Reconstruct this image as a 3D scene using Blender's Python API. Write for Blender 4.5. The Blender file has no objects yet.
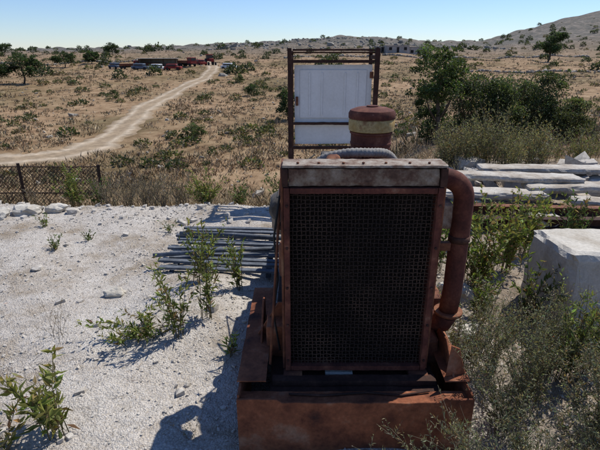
import bpy, bmesh, math, random
import numpy as np
from mathutils import Vector, noise
rng=np.random.default_rng(7); random.seed(7)
S=bpy.context.scene
COL=S.collection

# ---------------------------------------------------------------- materials
def newmat(name):
    m=bpy.data.materials.new(name); m.use_nodes=True
    nt=m.node_tree; b=nt.nodes['Principled BSDF']; return m,nt,b
def N(nt,t,**k):
    n=nt.nodes.new(t)
    for a,v in k.items(): setattr(n,a,v)
    return n
def noise_n(nt,scale,detail=6,rough=.6,vec=None):
    n=N(nt,'ShaderNodeTexNoise'); n.inputs['Scale'].default_value=scale
    n.inputs['Detail'].default_value=min(detail,5); n.inputs['Roughness'].default_value=rough
    if vec is not None: nt.links.new(vec,n.inputs['Vector'])
    return n.outputs['Fac']
def ramp(nt,fac,stops):
    r=N(nt,'ShaderNodeValToRGB'); e=r.color_ramp.elements
    while len(e)<len(stops): e.new(.5)
    for i,(p,c) in enumerate(stops):
        e[i].position=p; e[i].color=(*c,1) if len(c)==3 else c
    nt.links.new(fac,r.inputs['Fac']); return r.outputs['Color']
def g(v): return (v,v,v)
def mix(nt,fac,a,b,mode='MIX'):
    m=N(nt,'ShaderNodeMix',data_type='RGBA',blend_type=mode)
    for s,v in ((0,fac),(6,a),(7,b)):
        if isinstance(v,(int,float)): m.inputs[s].default_value=v
        elif isinstance(v,tuple): m.inputs[s].default_value=(*v,1)
        else: nt.links.new(v,m.inputs[s])
    return m.outputs[2]
def bump(nt,b,h,strength,dist=.01):
    n=N(nt,'ShaderNodeBump'); n.inputs['Strength'].default_value=strength; n.inputs['Distance'].default_value=dist
    nt.links.new(h,n.inputs['Height']); nt.links.new(n.outputs[0],b.inputs['Normal'])
def pos(nt): return N(nt,'ShaderNodeNewGeometry').outputs['Position']
def patchy(name,stops,scale=6,fine=60,bs=.4,bd=.004,rough=.85,metal=0,finemix=.5):
    m,nt,b=newmat(name); P=pos(nt)
    c=ramp(nt,noise_n(nt,scale,5,.65,P),stops)
    fn=noise_n(nt,fine,3,.7,P)
    f=ramp(nt,fn,[(.3,g(.45)),(.7,g(1.25))])
    c=mix(nt,finemix,c,f,'MULTIPLY'); nt.links.new(c,b.inputs['Base Color'])
    b.inputs['Roughness'].default_value=rough; b.inputs['Metallic'].default_value=metal
    b.inputs['Specular IOR Level'].default_value=.25
    bump(nt,b,fn,bs,bd); return m
rust=patchy('rust',[(.3,(.055,.024,.018)),(.45,(.13,.05,.03)),(.58,(.22,.09,.045)),(.72,(.30,.16,.09))],7,70)
rustred=patchy('rust_red_paint',[(.3,(.05,.018,.014)),(.5,(.11,.036,.025)),(.64,(.17,.065,.04)),(.78,(.27,.16,.11))],11,90,.3)
rustorange=patchy('rust_orange',[(.3,(.065,.026,.018)),(.43,(.16,.053,.026)),(.56,(.26,.09,.042)),(.72,(.33,.18,.11))],6,55,.5)
rustdark=patchy('rust_dark',[(.3,(.025,.013,.010)),(.55,(.06,.028,.02)),(.75,(.12,.06,.04))],8,80)
dusty=patchy('dusty_brown_metal',[(.3,(.05,.028,.02)),(.44,(.12,.07,.05)),(.54,(.2,.15,.11)),(.66,(.27,.225,.18)),(.78,(.13,.06,.035))],13,90,.4)
dustlight=patchy('pale_dusty_metal',[(.3,(.10,.05,.035)),(.42,(.19,.13,.095)),(.54,(.31,.26,.21)),(.7,(.38,.34,.29))],15,90,.3)
engrey=patchy('engine_grey',[(.3,(.04,.035,.03)),(.5,(.1,.09,.08)),(.62,(.17,.15,.13)),(.75,(.15,.07,.04))],9,70)
corem=patchy('radiator_core',[(.35,(.010,.008,.007)),(.55,(.018,.014,.012)),(.66,(.035,.026,.02)),(.8,(.09,.07,.055))],4,200,.6,.004)
wirem=patchy('grille_wire',[(.35,(.018,.012,.010)),(.55,(.042,.027,.02)),(.7,(.085,.052,.036))],5,80,.3,.001)
yellow=patchy('faded_yellow',[(.35,(.32,.2,.06)),(.52,(.46,.35,.16)),(.66,(.25,.13,.06))],12,80,.2)
hosem=patchy('pale_hose',[(.3,(.17,.155,.14)),(.6,(.32,.30,.27))],20,120,.3)
whitem=patchy('white_enamel',[(.22,(.42,.33,.25)),(.36,(.68,.66,.62)),(.8,(.79,.78,.76))],4,40,.15,.002,.5,0,.15)
wood=patchy('weathered_slat',[(.3,(.065,.075,.09)),(.6,(.14,.155,.18)),(.78,(.24,.25,.265))],10,70,.5)
lime=patchy('limestone',[(.25,(.34,.29,.22)),(.45,(.48,.44,.37)),(.75,(.58,.55,.49))],4,45,.6,.01,.9,0,.35)
slabm=patchy('slab_stone',[(.25,(.22,.18,.14)),(.42,(.36,.31,.25)),(.55,(.47,.43,.37)),(.75,(.55,.52,.47))],3,30,.6,.012)
limedark=patchy('field_limestone',[(.25,(.19,.165,.13)),(.5,(.31,.28,.235)),(.75,(.40,.37,.31))],2,10,.5,.03)
pebm=patchy('pebble_stone',[(.25,(.30,.26,.21)),(.5,(.47,.43,.375)),(.75,(.57,.54,.49))],30,150,.4,.003)
plaster=patchy('plaster',[(.3,(.30,.27,.24)),(.7,(.48,.45,.41))],.5,4,.1,.02)
darkm=patchy('dark_opening',[(.3,(.02,.02,.02)),(.7,(.04,.035,.03))],3,30,.1)
redp=patchy('red_paint',[(.3,(.18,.03,.025)),(.7,(.30,.05,.04))],2,20,.1)
wpaint=patchy('white_paint',[(.3,(.6,.6,.58)),(.7,(.75,.75,.74))],2,20,.05)
gpaint=patchy('grey_blue_paint',[(.3,(.10,.13,.17)),(.7,(.16,.19,.23))],2,20,.05)
tyre=patchy('tyre_rubber',[(.3,(.02,.02,.02)),(.7,(.035,.035,.035))],5,30,.2)
glass,nt_,b_=newmat('window_glass'); b_.inputs['Base Color'].default_value=(.03,.04,.05,1); b_.inputs['Roughness'].default_value=.1
bark=patchy('bark',[(.3,(.05,.04,.03)),(.7,(.13,.105,.08))],12,60,.6)
fencem=patchy('fence_rust',[(.3,(.03,.02,.016)),(.6,(.065,.042,.032))],5,60,.2)

def leafmat(name,trans=.35):
    m,nt,b=newmat(name)
    a=N(nt,'ShaderNodeAttribute',attribute_name='Col')
    nt.links.new(a.outputs['Color'],b.inputs['Base Color']); b.inputs['Roughness'].default_value=.6
    b.inputs['Specular IOR Level'].default_value=.25
    t=N(nt,'ShaderNodeBsdfTranslucent')
    c=mix(nt,1.0,a.outputs['Color'],(1.4,1.35,.7),'MULTIPLY'); nt.links.new(c,t.inputs['Color'])
    ms=N(nt,'ShaderNodeMixShader'); ms.inputs[0].default_value=trans
    nt.links.new(b.outputs[0],ms.inputs[1]); nt.links.new(t.outputs[0],ms.inputs[2])
    nt.links.new(ms.outputs[0],nt.nodes['Material Output'].inputs['Surface']); return m
leafm=leafmat('leaf',.35)
drym,nt,b=newmat('dry_stalk'); a=N(nt,'ShaderNodeAttribute',attribute_name='Col'); nt.links.new(a.outputs['Color'],b.inputs['Base Color']); b.inputs['Roughness'].default_value=.8; b.inputs['Specular IOR Level'].default_value=.15

# ---------------------------------------------------------------- mesh helpers
def empty(name,loc=(0,0,0)):
    o=bpy.data.objects.new(name,None); o.location=(0,0,0); COL.objects.link(o); return o
def qmesh(name,V,F,C=None,mat=None,parent=None,smooth=False):
    V=np.asarray(V,np.float32); F=np.asarray(F,np.int32)
    me=bpy.data.meshes.new(name); me.vertices.add(len(V)); me.vertices.foreach_set('co',V.ravel())
    k=F.shape[1]; me.loops.add(F.size); me.loops.foreach_set('vertex_index',F.ravel())
    me.polygons.add(len(F)); me.polygons.foreach_set('loop_start',np.arange(0,F.size,k,dtype=np.int32))
    me.polygons.foreach_set('loop_total',np.full(len(F),k,np.int32))
    me.polygons.foreach_set('use_smooth',np.full(len(F),smooth))
    me.update(calc_edges=True)
    if C is not None:
        a=me.color_attributes.new('Col','FLOAT_COLOR','POINT')
        C4=np.ones((len(V),4),np.float32); C4[:,:3]=C; a.data.foreach_set('color',C4.ravel())
    if mat: me.materials.append(mat)
    o=bpy.data.objects.new(name,me); COL.objects.link(o)
    if parent: o.parent=parent
    return o
def bmobj(name,bm,mat,parent=None,smooth=False):
    me=bpy.data.meshes.new(name); bmesh.ops.recalc_face_normals(bm,faces=bm.faces)
    for f in bm.faces: f.smooth=smooth
    bm.to_mesh(me); bm.free(); me.materials.append(mat)
    o=bpy.data.objects.new(name,me); COL.objects.link(o)
    if parent: o.parent=parent
    return o
def box(name,x0,x1,y0,y1,z0,z1,mat,parent=None,bev=.004,rot=0,tilt=0,jit=0):
    bm=bmesh.new(); bmesh.ops.create_cube(bm,size=1)
    c=Vector(((x0+x1)/2,(y0+y1)/2,(z0+z1)/2))
    for v in bm.verts: v.co=Vector((v.co.x*(x1-x0),v.co.y*(y1-y0),v.co.z*(z1-z0)))
    if bev>0: bmesh.ops.bevel(bm,geom=bm.edges[:],offset=min(bev,.3*min(x1-x0,y1-y0,z1-z0)),segments=2,affect='EDGES',profile=.5)
    cr,sr=math.cos(rot),math.sin(rot); ct,st=math.cos(tilt),math.sin(tilt)
    for v in bm.verts:
        x,y,z=v.co; x,z=x*ct-z*st,x*st+z*ct; x,y=x*cr-y*sr,x*sr+y*cr
        v.co=Vector((x,y,z))+c
        if jit: v.co+=Vector((random.uniform(-jit,jit),random.uniform(-jit,jit),random.uniform(-jit,jit)))
    return bmobj(name,bm,mat,parent)
def rbox(name,x0,x1,y0,y1,z0,z1,mat,parent=None,amp=.006,cuts=24,rot=0,tilt=0,seed=0,fr=4,sag=0):
    """worn box: subdivided and displaced so faces and edges are uneven"""
    bm=bmesh.new(); bmesh.ops.create_cube(bm,size=1); sx,sy,sz=x1-x0,y1-y0,z1-z0
    for v in bm.verts: v.co=Vector((v.co.x*sx,v.co.y*sy,v.co.z*sz))
    m=max(sx,sy,sz)
    for ax,L in enumerate((sx,sy,sz)):
        n=max(1,int(cuts*L/m))
        for k in range(1,n):
            co=[0,0,0]; no=[0,0,0]; co[ax]=-L/2+L*k/n; no[ax]=1
            bmesh.ops.bisect_plane(bm,geom=bm.verts[:]+bm.edges[:]+bm.faces[:],plane_co=co,plane_no=no)
    c=Vector(((x0+x1)/2,(y0+y1)/2,(z0+z1)/2))
    cr,sr=math.cos(rot),math.sin(rot); ct,st=math.cos(tilt),math.sin(tilt)
    for v in bm.verts:
        e=sum(1 for q,L in zip(v.co,(sx,sy,sz)) if abs(abs(q)-L/2)<1e-4)
        p=v.co*fr+Vector((seed*3.7,seed,seed*2.1)); d=noise.noise_vector(p)*amp+noise.noise_vector(p*3.1)*amp*.5
        q=v.co.copy()
        if e>=2: q-=Vector([math.copysign(1,a_) if abs(abs(a_)-L/2)<1e-4 else 0 for a_,L in zip(v.co,(sx,sy,sz))])*amp*(.5+abs(noise.noise(p*2.3))*2)
        q+=d; q.z-=sag*(abs(q.x)/sx*2)**2
        x,y,z=q; x,z=x*ct-z*st,x*st+z*ct; x,y=x*cr-y*sr,x*sr+y*cr
        v.co=Vector((x,y,z))+c
    return bmobj(name,bm,mat,parent)
def sweep(name,pts,rad,mat,parent=None,seg=16,cap=True,smooth=True):
    pts=[Vector(p) for p in pts]; n=len(pts)
    if not isinstance(rad,(list,tuple)): rad=[rad]*n
    bm=bmesh.new(); rings=[]
    t=(pts[1]-pts[0]).normalized(); u=t.orthogonal().normalized()
    for i,p in enumerate(pts):
        t=(pts[min(i+1,n-1)]-pts[max(i-1,0)]).normalized()
        u=(u-t*u.dot(t)).normalized(); w=t.cross(u)
        rings.append([bm.verts.new(p+(u*math.cos(a)+w*math.sin(a))*rad[i]) for a in [2*math.pi*k/seg for k in range(seg)]])
    for i in range(n-1):
        for k in range(seg): bm.faces.new((rings[i][k],rings[i][(k+1)%seg],rings[i+1][(k+1)%seg],rings[i+1][k]))
    if cap: bm.faces.new(rings[0]); bm.faces.new(rings[-1])
    o=bmobj(name,bm,mat,parent,smooth)
    if cap:
        k=len(o.data.polygons); o.data.polygons[k-1].use_smooth=False; o.data.polygons[k-2].use_smooth=False
    return o
def lathe(name,cx,cy,prof,mat,parent=None,seg=32):
    bm=bmesh.new(); rings=[]
    for r,h in prof:
        rings.append([bm.verts.new((cx+r*math.cos(2*math.pi*k/seg),cy+r*math.sin(2*math.pi*k/seg),h)) for k in range(seg)])
    for i in range(len(rings)-1):
        for k in range(seg): bm.faces.new((rings[i][k],rings[i][(k+1)%seg],rings[i+1][(k+1)%seg],rings[i+1][k]))
    bm.faces.new(rings[0]); bm.faces.new(rings[-1])
    o=bmobj(name,bm,mat,parent,True)
    m=o.modifiers.new('e','EDGE_SPLIT'); m.split_angle=math.radians(35)
    return o
def rock(name,c,size,mat,seed=0,sub=3,parent=None,rough=.35):
    bm=bmesh.new(); bmesh.ops.create_icosphere(bm,subdivisions=sub,radius=1)
    for v in bm.verts:
        p=v.co*1.3+Vector((seed*7.1,seed*3.3,0)); n=noise.fractal(p,1,2,4)
        cell=noise.cell(v.co*2+Vector((seed,0,0)))*.08
        L=sum(abs(q)**3.5 for q in v.co)**(1/3.5); v.co=v.co/L*(1+rough*n+cell)
        v.co=Vector((v.co.x*size[0]+c[0],v.co.y*size[1]+c[1],v.co.z*size[2]+c[2]))
    return bmobj(name,bm,mat,parent)

# ---------------------------------------------------------------- terrain
prL=([0,5.2,5.9,8.5,16,28,34,40,50,60,120,200],[0,0,-.25,-1.3,-4,-6,-5.9,-5.78,-5.6,-5.35,-2.95,-.3])
prR=([0,7.3,10,14,25,45,60,120,200],[0,0,-.4,-.9,-2.5,-4.9,-5.2,-2.95,-.3])
skx=[-600,0,100,200,260,300,340,380,430,480,500,530,560,600,700,900]
sky_=[52,51,49,46,43,40,37,38,43,42,37,27,18,10,1,8]
def hfun(x,y):
    x=np.asarray(x,float); y=np.asarray(y,float)
    r=np.hypot(x,y); s=np.maximum(y,.75*r)
    az=np.where(y>.05*r, x/np.maximum(y,.05*r+1e-6), np.sign(x)*3)
    t=np.clip(az/.3,0,1); t=t*t*(3-2*t)
    z=(1-t)*np.interp(s,*prL)+t*np.interp(s,*prR)
    px=np.clip(az,-1.2,1.2)*502+300
    T=.0018*(50-np.interp(px,skx,sky_))
    R=np.interp(px,[0,250,400,500,700],[420,380,430,620,620])
    zr=1.7+T*R
    q=np.clip((s-200)/(R-200),0,1); q=q*q*(3-2*q)*.35+q*.65
    z=np.where(s>200, -.3+(zr+.3)*q, z)
    z=np.where(s>R, zr-.03*(s-R), z)
    amp=.0035*np.clip(s-5,0,1e9)*np.clip((s-5)/30,0,1)
    amp=np.minimum(amp,1.6)
    z=z+amp*(np.sin(x*.11+1.3)*np.sin(y*.09)+.5*np.sin(x*.31+y*.23)+.4*np.sin(x*.05-y*.041+2))
    near=np.clip((9-s)/3,0,1)
    z=z+near*(.02*np.sin(x*2.3+.7)*np.sin(y*1.9)+.012*np.sin(x*5.1+y*3.7)+.007*np.sin(x*11-y*9)+.004*np.sin(x*23+y*19)*np.sin(y*27-x*8))
    z=z+.10*np.exp(-((x+.75)**2/.25+(y-2.9)**2/.35))
    return z
def H(x,y): return float(hfun(np.array([x]),np.array([y]))[0])
azs=np.concatenate([np.linspace(-180,-52,50,endpoint=False),np.linspace(-52,52,420,endpoint=False),np.linspace(52,180,50,endpoint=False)])*math.pi/180
rs=np.concatenate([[.25],np.exp(np.linspace(math.log(.6),math.log(1100),330))])
A,Rr=np.meshgrid(azs,rs); X=Rr*np.sin(A); Y=Rr*np.cos(A); Z=hfun(X,Y)
V=np.stack([X,Y,Z],-1).reshape(-1,3); na=len(azs)
i=np.arange(len(rs)-1)[:,None]*na; j=np.arange(na)[None,:]; j2=(j+1)%na
F=np.stack([i+j,i+na+j,i+na+j2,i+j2],-1).reshape(-1,4)[:, ::-1]
gm,nt,b=newmat('ground_soil_gravel'); P=pos(nt)
sep=N(nt,'ShaderNodeSeparateXYZ'); nt.links.new(P,sep.inputs[0])
def math_(op,a,bv=None,cl=False):
    n=N(nt,'ShaderNodeMath',operation=op); n.use_clamp=cl
    for i_,v in enumerate((a,bv)):
        if v is None: continue
        if isinstance(v,(int,float)): n.inputs[i_].default_value=v
        else: nt.links.new(v,n.inputs[i_])
    return n.outputs[0]
n13=noise_n(nt,1.3,5,.7,P); n09=noise_n(nt,.6,5,.75,P); n11=noise_n(nt,11,4,.85,P)
grav=ramp(nt,n13,[(.3,(.27,.215,.155)),(.41,(.40,.345,.28)),(.5,(.52,.475,.42)),(.7,(.60,.565,.515))])
gf=ramp(nt,n11,[(.3,g(.72)),(.6,g(1.06))]); grav=mix(nt,.8,grav,gf,'MULTIPLY')
vor=N(nt,'ShaderNodeTexVoronoi'); vor.inputs['Scale'].default_value=110; nt.links.new(P,vor.inputs['Vector'])
vor2=N(nt,'ShaderNodeTexVoronoi'); vor2.inputs['Scale'].default_value=41; nt.links.new(P,vor2.inputs['Vector'])
vd=ramp(nt,vor.outputs['Distance'],[(.1,g(1.05)),(.75,g(.66))])
vc=ramp(nt,vor.outputs['Color'],[(0,(.66,.61,.54)),(.5,g(1.0)),(1,(1.15,1.15,1.15))])
grav=mix(nt,.75,grav,vd,'MULTIPLY'); grav=mix(nt,.8,grav,vc,'MULTIPLY')
soil=ramp(nt,n09,[(.32,(.12,.08,.05)),(.43,(.22,.155,.095)),(.56,(.30,.225,.145)),(.72,(.38,.305,.21))])
big=ramp(nt,noise_n(nt,.06,5,.6,P),[(.38,(.55,.54,.40)),(.48,(.9,.82,.70)),(.62,(1.12,1.0,.9))])
soil=mix(nt,.85,soil,big,'MULTIPLY')
scr=ramp(nt,noise_n(nt,.2,5,.8,P),[(.40,(.035,.037,.022)),(.5,(.10,.088,.058)),(.57,(.175,.14,.10)),(.66,(.29,.255,.21))])
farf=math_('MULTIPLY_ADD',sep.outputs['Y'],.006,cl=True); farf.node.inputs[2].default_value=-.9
hazed_hill=mix(nt,.35,scr,(.165,.16,.165))  # aerial haze painted as a grey tint in the far hill colour
soil=mix(nt,farf,soil,hazed_hill)
edge=math_('ADD',sep.outputs['Z'],math_('MULTIPLY',math_('SUBTRACT',n13,.5),1.0))
pm=math_('MULTIPLY_ADD',edge,4.0,cl=True); pm.node.inputs[2].default_value=1.35
ymask=math_('MULTIPLY_ADD',sep.outputs['Y'],-.4,cl=True); ymask.node.inputs[2].default_value=4.2
pm=math_('MULTIPLY',pm,ymask)
rx=math_('MULTIPLY_ADD',sep.outputs['X'],1.2,cl=True); rx.node.inputs[2].default_value=-.6
dirt=ramp(nt,noise_n(nt,3,5,.7,P),[(.35,(.12,.085,.055)),(.55,(.25,.195,.14)),(.75,(.42,.375,.31))])
grav2=mix(nt,math_('MULTIPLY',rx,.85),grav,dirt)
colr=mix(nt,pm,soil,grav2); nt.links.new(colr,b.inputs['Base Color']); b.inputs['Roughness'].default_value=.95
b.inputs['Specular IOR Level'].default_value=.1
bh=math_('ADD',math_('ADD',math_('MULTIPLY',vor.outputs['Distance'],-.55),math_('MULTIPLY',vor2.outputs['Distance'],-.4)),math_('MULTIPLY',n11,2.0))
bump(nt,b,bh,.7,.014)
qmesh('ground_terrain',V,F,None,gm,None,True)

# ---------------------------------------------------------------- dirt road
rp=[(-60,31),(-40,33),(-27,33.6),(-20,34.5),(-17.2,38.5),(-18,50),(-19.8,64),(-20.6,84),(-20,104),(-21,120),(-27,150),(-34,175)]
def catmull(P_,n=14):
    P_=[np.array(p,float) for p in P_]; out=[]
    for k in range(len(P_)-1):
        p0=P_[max(k-1,0)];p1=P_[k];p2=P_[k+1];p3=P_[min(k+2,len(P_)-1)]
        for t in np.linspace(0,1,n,endpoint=False):
            out.append(.5*((2*p1)+(-p0+p2)*t+(2*p0-5*p1+4*p2-p3)*t*t+(-p0+3*p1-3*p2+p3)*t**3))
    out.append(P_[-1]); return np.array(out)
rc=catmull(rp)
tg=np.gradient(rc,axis=0); tg/=np.linalg.norm(tg,axis=1)[:,None]; nn=np.stack([-tg[:,1],tg[:,0]],-1)
W=[];RC=[];cn=17
for k in range(len(rc)):
    bw=1.75+(.5 if rc[k][1]<40 else 0)
    w0=bw+.3*math.sin(k*.7)+.25*math.sin(k*1.9); w1=bw+.3*math.sin(k*.53+2)+.25*math.sin(k*2.3)
    for q in np.linspace(-1,1,cn):
        p=rc[k]+nn[k]*(q*(w0 if q<0 else w1))
        W.append((p[0],p[1],H(p[0],p[1])+.07*(1-abs(q)**6)-.03*(abs(q)>.99)))
        rut=math.exp(-((abs(q)-.5)/.16)**2); eg=max(0,(abs(q)-.75)/.25)
        c=np.array([.31,.235,.155])*(1-rut)+np.array([.44,.36,.265])*rut
        c=c*(1-eg)+np.array([.23,.17,.11])*eg; RC.append(c*(1+.1*math.sin(k*1.3+q*3)))
F=[(k*cn+q,k*cn+q+1,(k+1)*cn+q+1,(k+1)*cn+q) for k in range(len(rc)-1) for q in range(cn-1)]
rm,nt2,b2=newmat('dirt_road_dust'); a=N(nt2,'ShaderNodeAttribute',attribute_name='Col'); fn=noise_n(nt2,1.6,5,.75,pos(nt2))
c=mix(nt2,1.0,a.outputs['Color'],ramp(nt2,fn,[(.3,g(.65)),(.65,g(1.15))]),'MULTIPLY'); nt2.links.new(c,b2.inputs['Base Color']); b2.inputs['Roughness'].default_value=.95; b2.inputs['Specular IOR Level'].default_value=.1
bump(nt2,b2,fn,.5,.08)
qmesh('dirt_road',W,F,np.array(RC),rm,None,True)
def roaddist(x,y):
    d=np.full(len(x),1e9)
    for p in rc[::2]: d=np.minimum(d,np.hypot(x-p[0],y-p[1]))
    return d

# ---------------------------------------------------------------- foliage tools
def norm(a): return a/np.maximum(np.linalg.norm(a,axis=1),1e-9)[:,None]
class Fol:
    def __init__(s): s.V=[];s.F=[];s.C=[];s.n=0
    def leaves(s,P,D,L,Wd,C):
        n=len(P); D=norm(D); R_=rng.normal(size=(n,3)); Sd=norm(np.cross(D,R_)); U=np.cross(D,Sd)
        L=np.broadcast_to(np.asarray(L,float),(n,))[:,None]; Wd=np.broadcast_to(np.asarray(Wd,float),(n,))[:,None]
        v=np.stack([P,P+D*L*.45+Sd*Wd/2+U*L*.06,P+D*L-U*L*.08,P+D*L*.45-Sd*Wd/2+U*L*.06],1).reshape(-1,3)
        f=np.arange(4*n).reshape(n,4)+s.n; s.V.append(v);s.F.append(f);s.C.append(np.repeat(np.broadcast_to(C,(n,3)),4,0)); s.n+=4*n
    def stem(s,pts,r0,r1,C):
        pts=np.asarray(pts); m=len(pts); v=[]
        for i_,p in enumerate(pts):
            r=r0+(r1-r0)*i_/(m-1)
            for k in range(3): v.append(p+r*np.array([math.cos(k*2.094),math.sin(k*2.094),0]))
        f=[(i_*3+k,i_*3+(k+1)%3,(i_+1)*3+(k+1)%3,(i_+1)*3+k) for i_ in range(m-1) for k in range(3)]
        s.V.append(np.array(v)); s.F.append(np.array(f)+s.n); s.C.append(np.broadcast_to(C,(len(v),3))); s.n+=len(v)
    def build(s,name,mat,parent=None):
        return qmesh(name,np.concatenate(s.V),np.concatenate(s.F),np.concatenate(s.C),mat,parent)
def cvar(base,n,v=.25,h=.1):
    base=np.array(base); k=np.exp(rng.normal(0,v,(n,1))); return np.clip(base*k*(1+rng.normal(0,h,(n,3))),.005,.8)
def weed(fol,x,y,h,spread,ns,nl,LL,LW,col,lean=(0,0),stemc=(.16,.14,.07),twig=0,z=None,upward=.6,tipc=None,sr=.003):
    z0=H(x,y)-.01 if z is None else z
    for _ in range(ns):
        a=rng.uniform(0,6.283); sp=spread*math.sqrt(rng.uniform(0.02,1)); hh=h*rng.uniform(.55,1.1)
        b0=np.array([x+rng.normal(0,spread*.15),y+rng.normal(0,spread*.15),z0])
        e=np.array([math.cos(a)*sp+lean[0]*hh,math.sin(a)*sp+lean[1]*hh,hh])
        ts=np.linspace(0,1,6)[:,None]; pts=b0+e*np.concatenate([ts**1.5,ts**1.5,ts**.85],1)+rng.normal(0,.007,(6,3))*ts
        fol.stem(pts,sr,sr*.35,stemc)
        dryk=rng.uniform()<.15
        def lv(pts,n,lo,LLk):
            t=rng.uniform(lo,1,n)*(len(pts)-1); i0=np.minimum(t.astype(int),len(pts)-2); fr=(t-i0)[:,None]
            p=pts[i0]*(1-fr)+pts[i0+1]*fr; tan=norm(pts[i0+1]-pts[i0])
            D=norm(rng.normal(size=(n,3)))+tan*upward+np.array([0,0,.15])
            c=cvar(col,n)
            if tipc is not None:
                k=((t/(len(pts)-1))**2)[:,None]; c=c*(1-k)+cvar(tipc,n)*k
            # dry lower leaves
            dd=(rng.uniform(size=n)<np.where(t/(len(pts)-1)<.4,.3,.04))|(dryk&(rng.uniform(size=n)<.5))
            c=np.where(dd[:,None],cvar((.2,.15,.08),n),c)
            fol.leaves(p,D,LL*LLk*rng.uniform(.5,1.25,n)*(1.15-.5*t/(len(pts)-1)),LW*rng.uniform(.7,1.2,n),c)
        lv(pts,nl,.12,1)
        for _k in range(twig):
            t=rng.uniform(.25,.95); q=pts[int(t*5)]; d=np.array([rng.normal(0,.5),rng.normal(0,.5),rng.uniform(.3,1)]); d/=np.linalg.norm(d)
            L=hh*rng.uniform(.15,.35); tp=q+d*L*np.linspace(0,1,4)[:,None]+np.array([0,0,1])*(np.linspace(0,1,4)[:,None]**2)*L*.3
            fol.stem(tp,sr*.5,sr*.2,stemc); lv(tp,max(4,nl//3),.1,.8)
def crown(fol,c,rad,nclump,nleaf,LL,col,clr=.3):
    c=np.array(c);rad=np.array(rad)
    for _ in range(nclump):
        d=rng.normal(size=3); d/=np.linalg.norm(d); rr=rng.uniform(.35,1)**.6*rng.uniform(.75,1.2)
        cc=c+d*rad*rr
        if cc[2]<c[2]-rad[2]*.8: continue
        k=clr*rng.uniform(.45,1.3)*min(rad); n=int(nleaf*rng.uniform(.6,1.3))
        q=norm(rng.normal(size=(n,3))); p=cc+q*(rng.uniform(.2,1,(n,1))**.5)*k*np.array([1.15,1.15,.75])
        tone=np.exp(rng.normal(0,.3)); c2=cvar(np.array(col)*tone,n,.25)
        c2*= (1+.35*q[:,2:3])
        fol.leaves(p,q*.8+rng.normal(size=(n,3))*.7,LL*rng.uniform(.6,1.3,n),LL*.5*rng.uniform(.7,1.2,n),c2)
def tree(name,x,y,h,w,col,LL=.12,ncl=45,nl=70,lean=0,low=.35,lobes=4,core=.85):
    e=empty(name); z0=H(x,y); fol=Fol()
    top=Vector((x+lean,y,z0+h*.75)); base=Vector((x,y,z0-.15)); mid=Vector((x+lean*.2+w*.03,y,z0+h*.35))
    tw=h*.026
    sweep('trunk',[base,base.lerp(mid,.5)+Vector((w*.04,0,0)),mid,mid.lerp(top,.5)+Vector((-w*.03,0,0)),top],[tw*1.3,tw,tw*.8,tw*.5,tw*.15],bark,e,8)
    for k in range(7):
        a=k*2.4+x; s_=mid.lerp(top,.1+.1*k) if k>1 else mid.lerp(base,.3)
        en=Vector((x+lean*.8+math.cos(a)*w*.38,y+math.sin(a)*w*.38,z0+h*(.55+.05*(k%4))))
        sweep('limb_%d'%(k+1),[s_,s_.lerp(en,.5)+Vector((0,0,-h*.03)),en],[tw*.45,tw*.3,tw*.1],bark,e,6)
    cz=z0+h*(low+1)/2
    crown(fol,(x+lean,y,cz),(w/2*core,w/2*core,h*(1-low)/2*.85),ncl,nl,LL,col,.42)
    for k in range(lobes):
        a=rng.uniform(0,6.28)
        crown(fol,(x+lean+math.cos(a)*w*.32,y+math.sin(a)*w*.32,cz+rng.uniform(-.35,.3)*h*(1-low)),(w*.22,w*.22,h*.13),ncl//4,nl,LL,col,.5)
    fol.build('foliage',leafm,e); return e
def bush(name,x,y,h,w,col,LL=.05,ncl=60,nl=90,twigs=25,d=None):
    e=empty(name); z0=H(x,y); fol=Fol(); d=d or w
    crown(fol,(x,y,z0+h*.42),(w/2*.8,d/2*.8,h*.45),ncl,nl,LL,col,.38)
    for k in range(4):
        a=rng.uniform(0,6.28); crown(fol,(x+math.cos(a)*w*.3,y+math.sin(a)*d*.3,z0+h*rng.uniform(.3,.85)),(w*.17,w*.17,h*.2),ncl//6,nl,LL,col,.5)
    for _ in range(twigs):
        a=rng.uniform(0,6.28); r=rng.uniform(.2,.9)
        p1=np.array([x+math.cos(a)*r*w/2,y+math.sin(a)*r*d/2,z0+h*rng.uniform(.5,.95)])
        p0=np.array([x+rng.normal(0,w*.05),y+rng.normal(0,w*.05),z0-.05])
        fol.stem([p0,p0*.5+p1*.5+np.array([0,0,-.05*h]),p1],h*.012,h*.004,(.1,.075,.05))
    fol.build('foliage',leafm,e); return e

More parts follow.
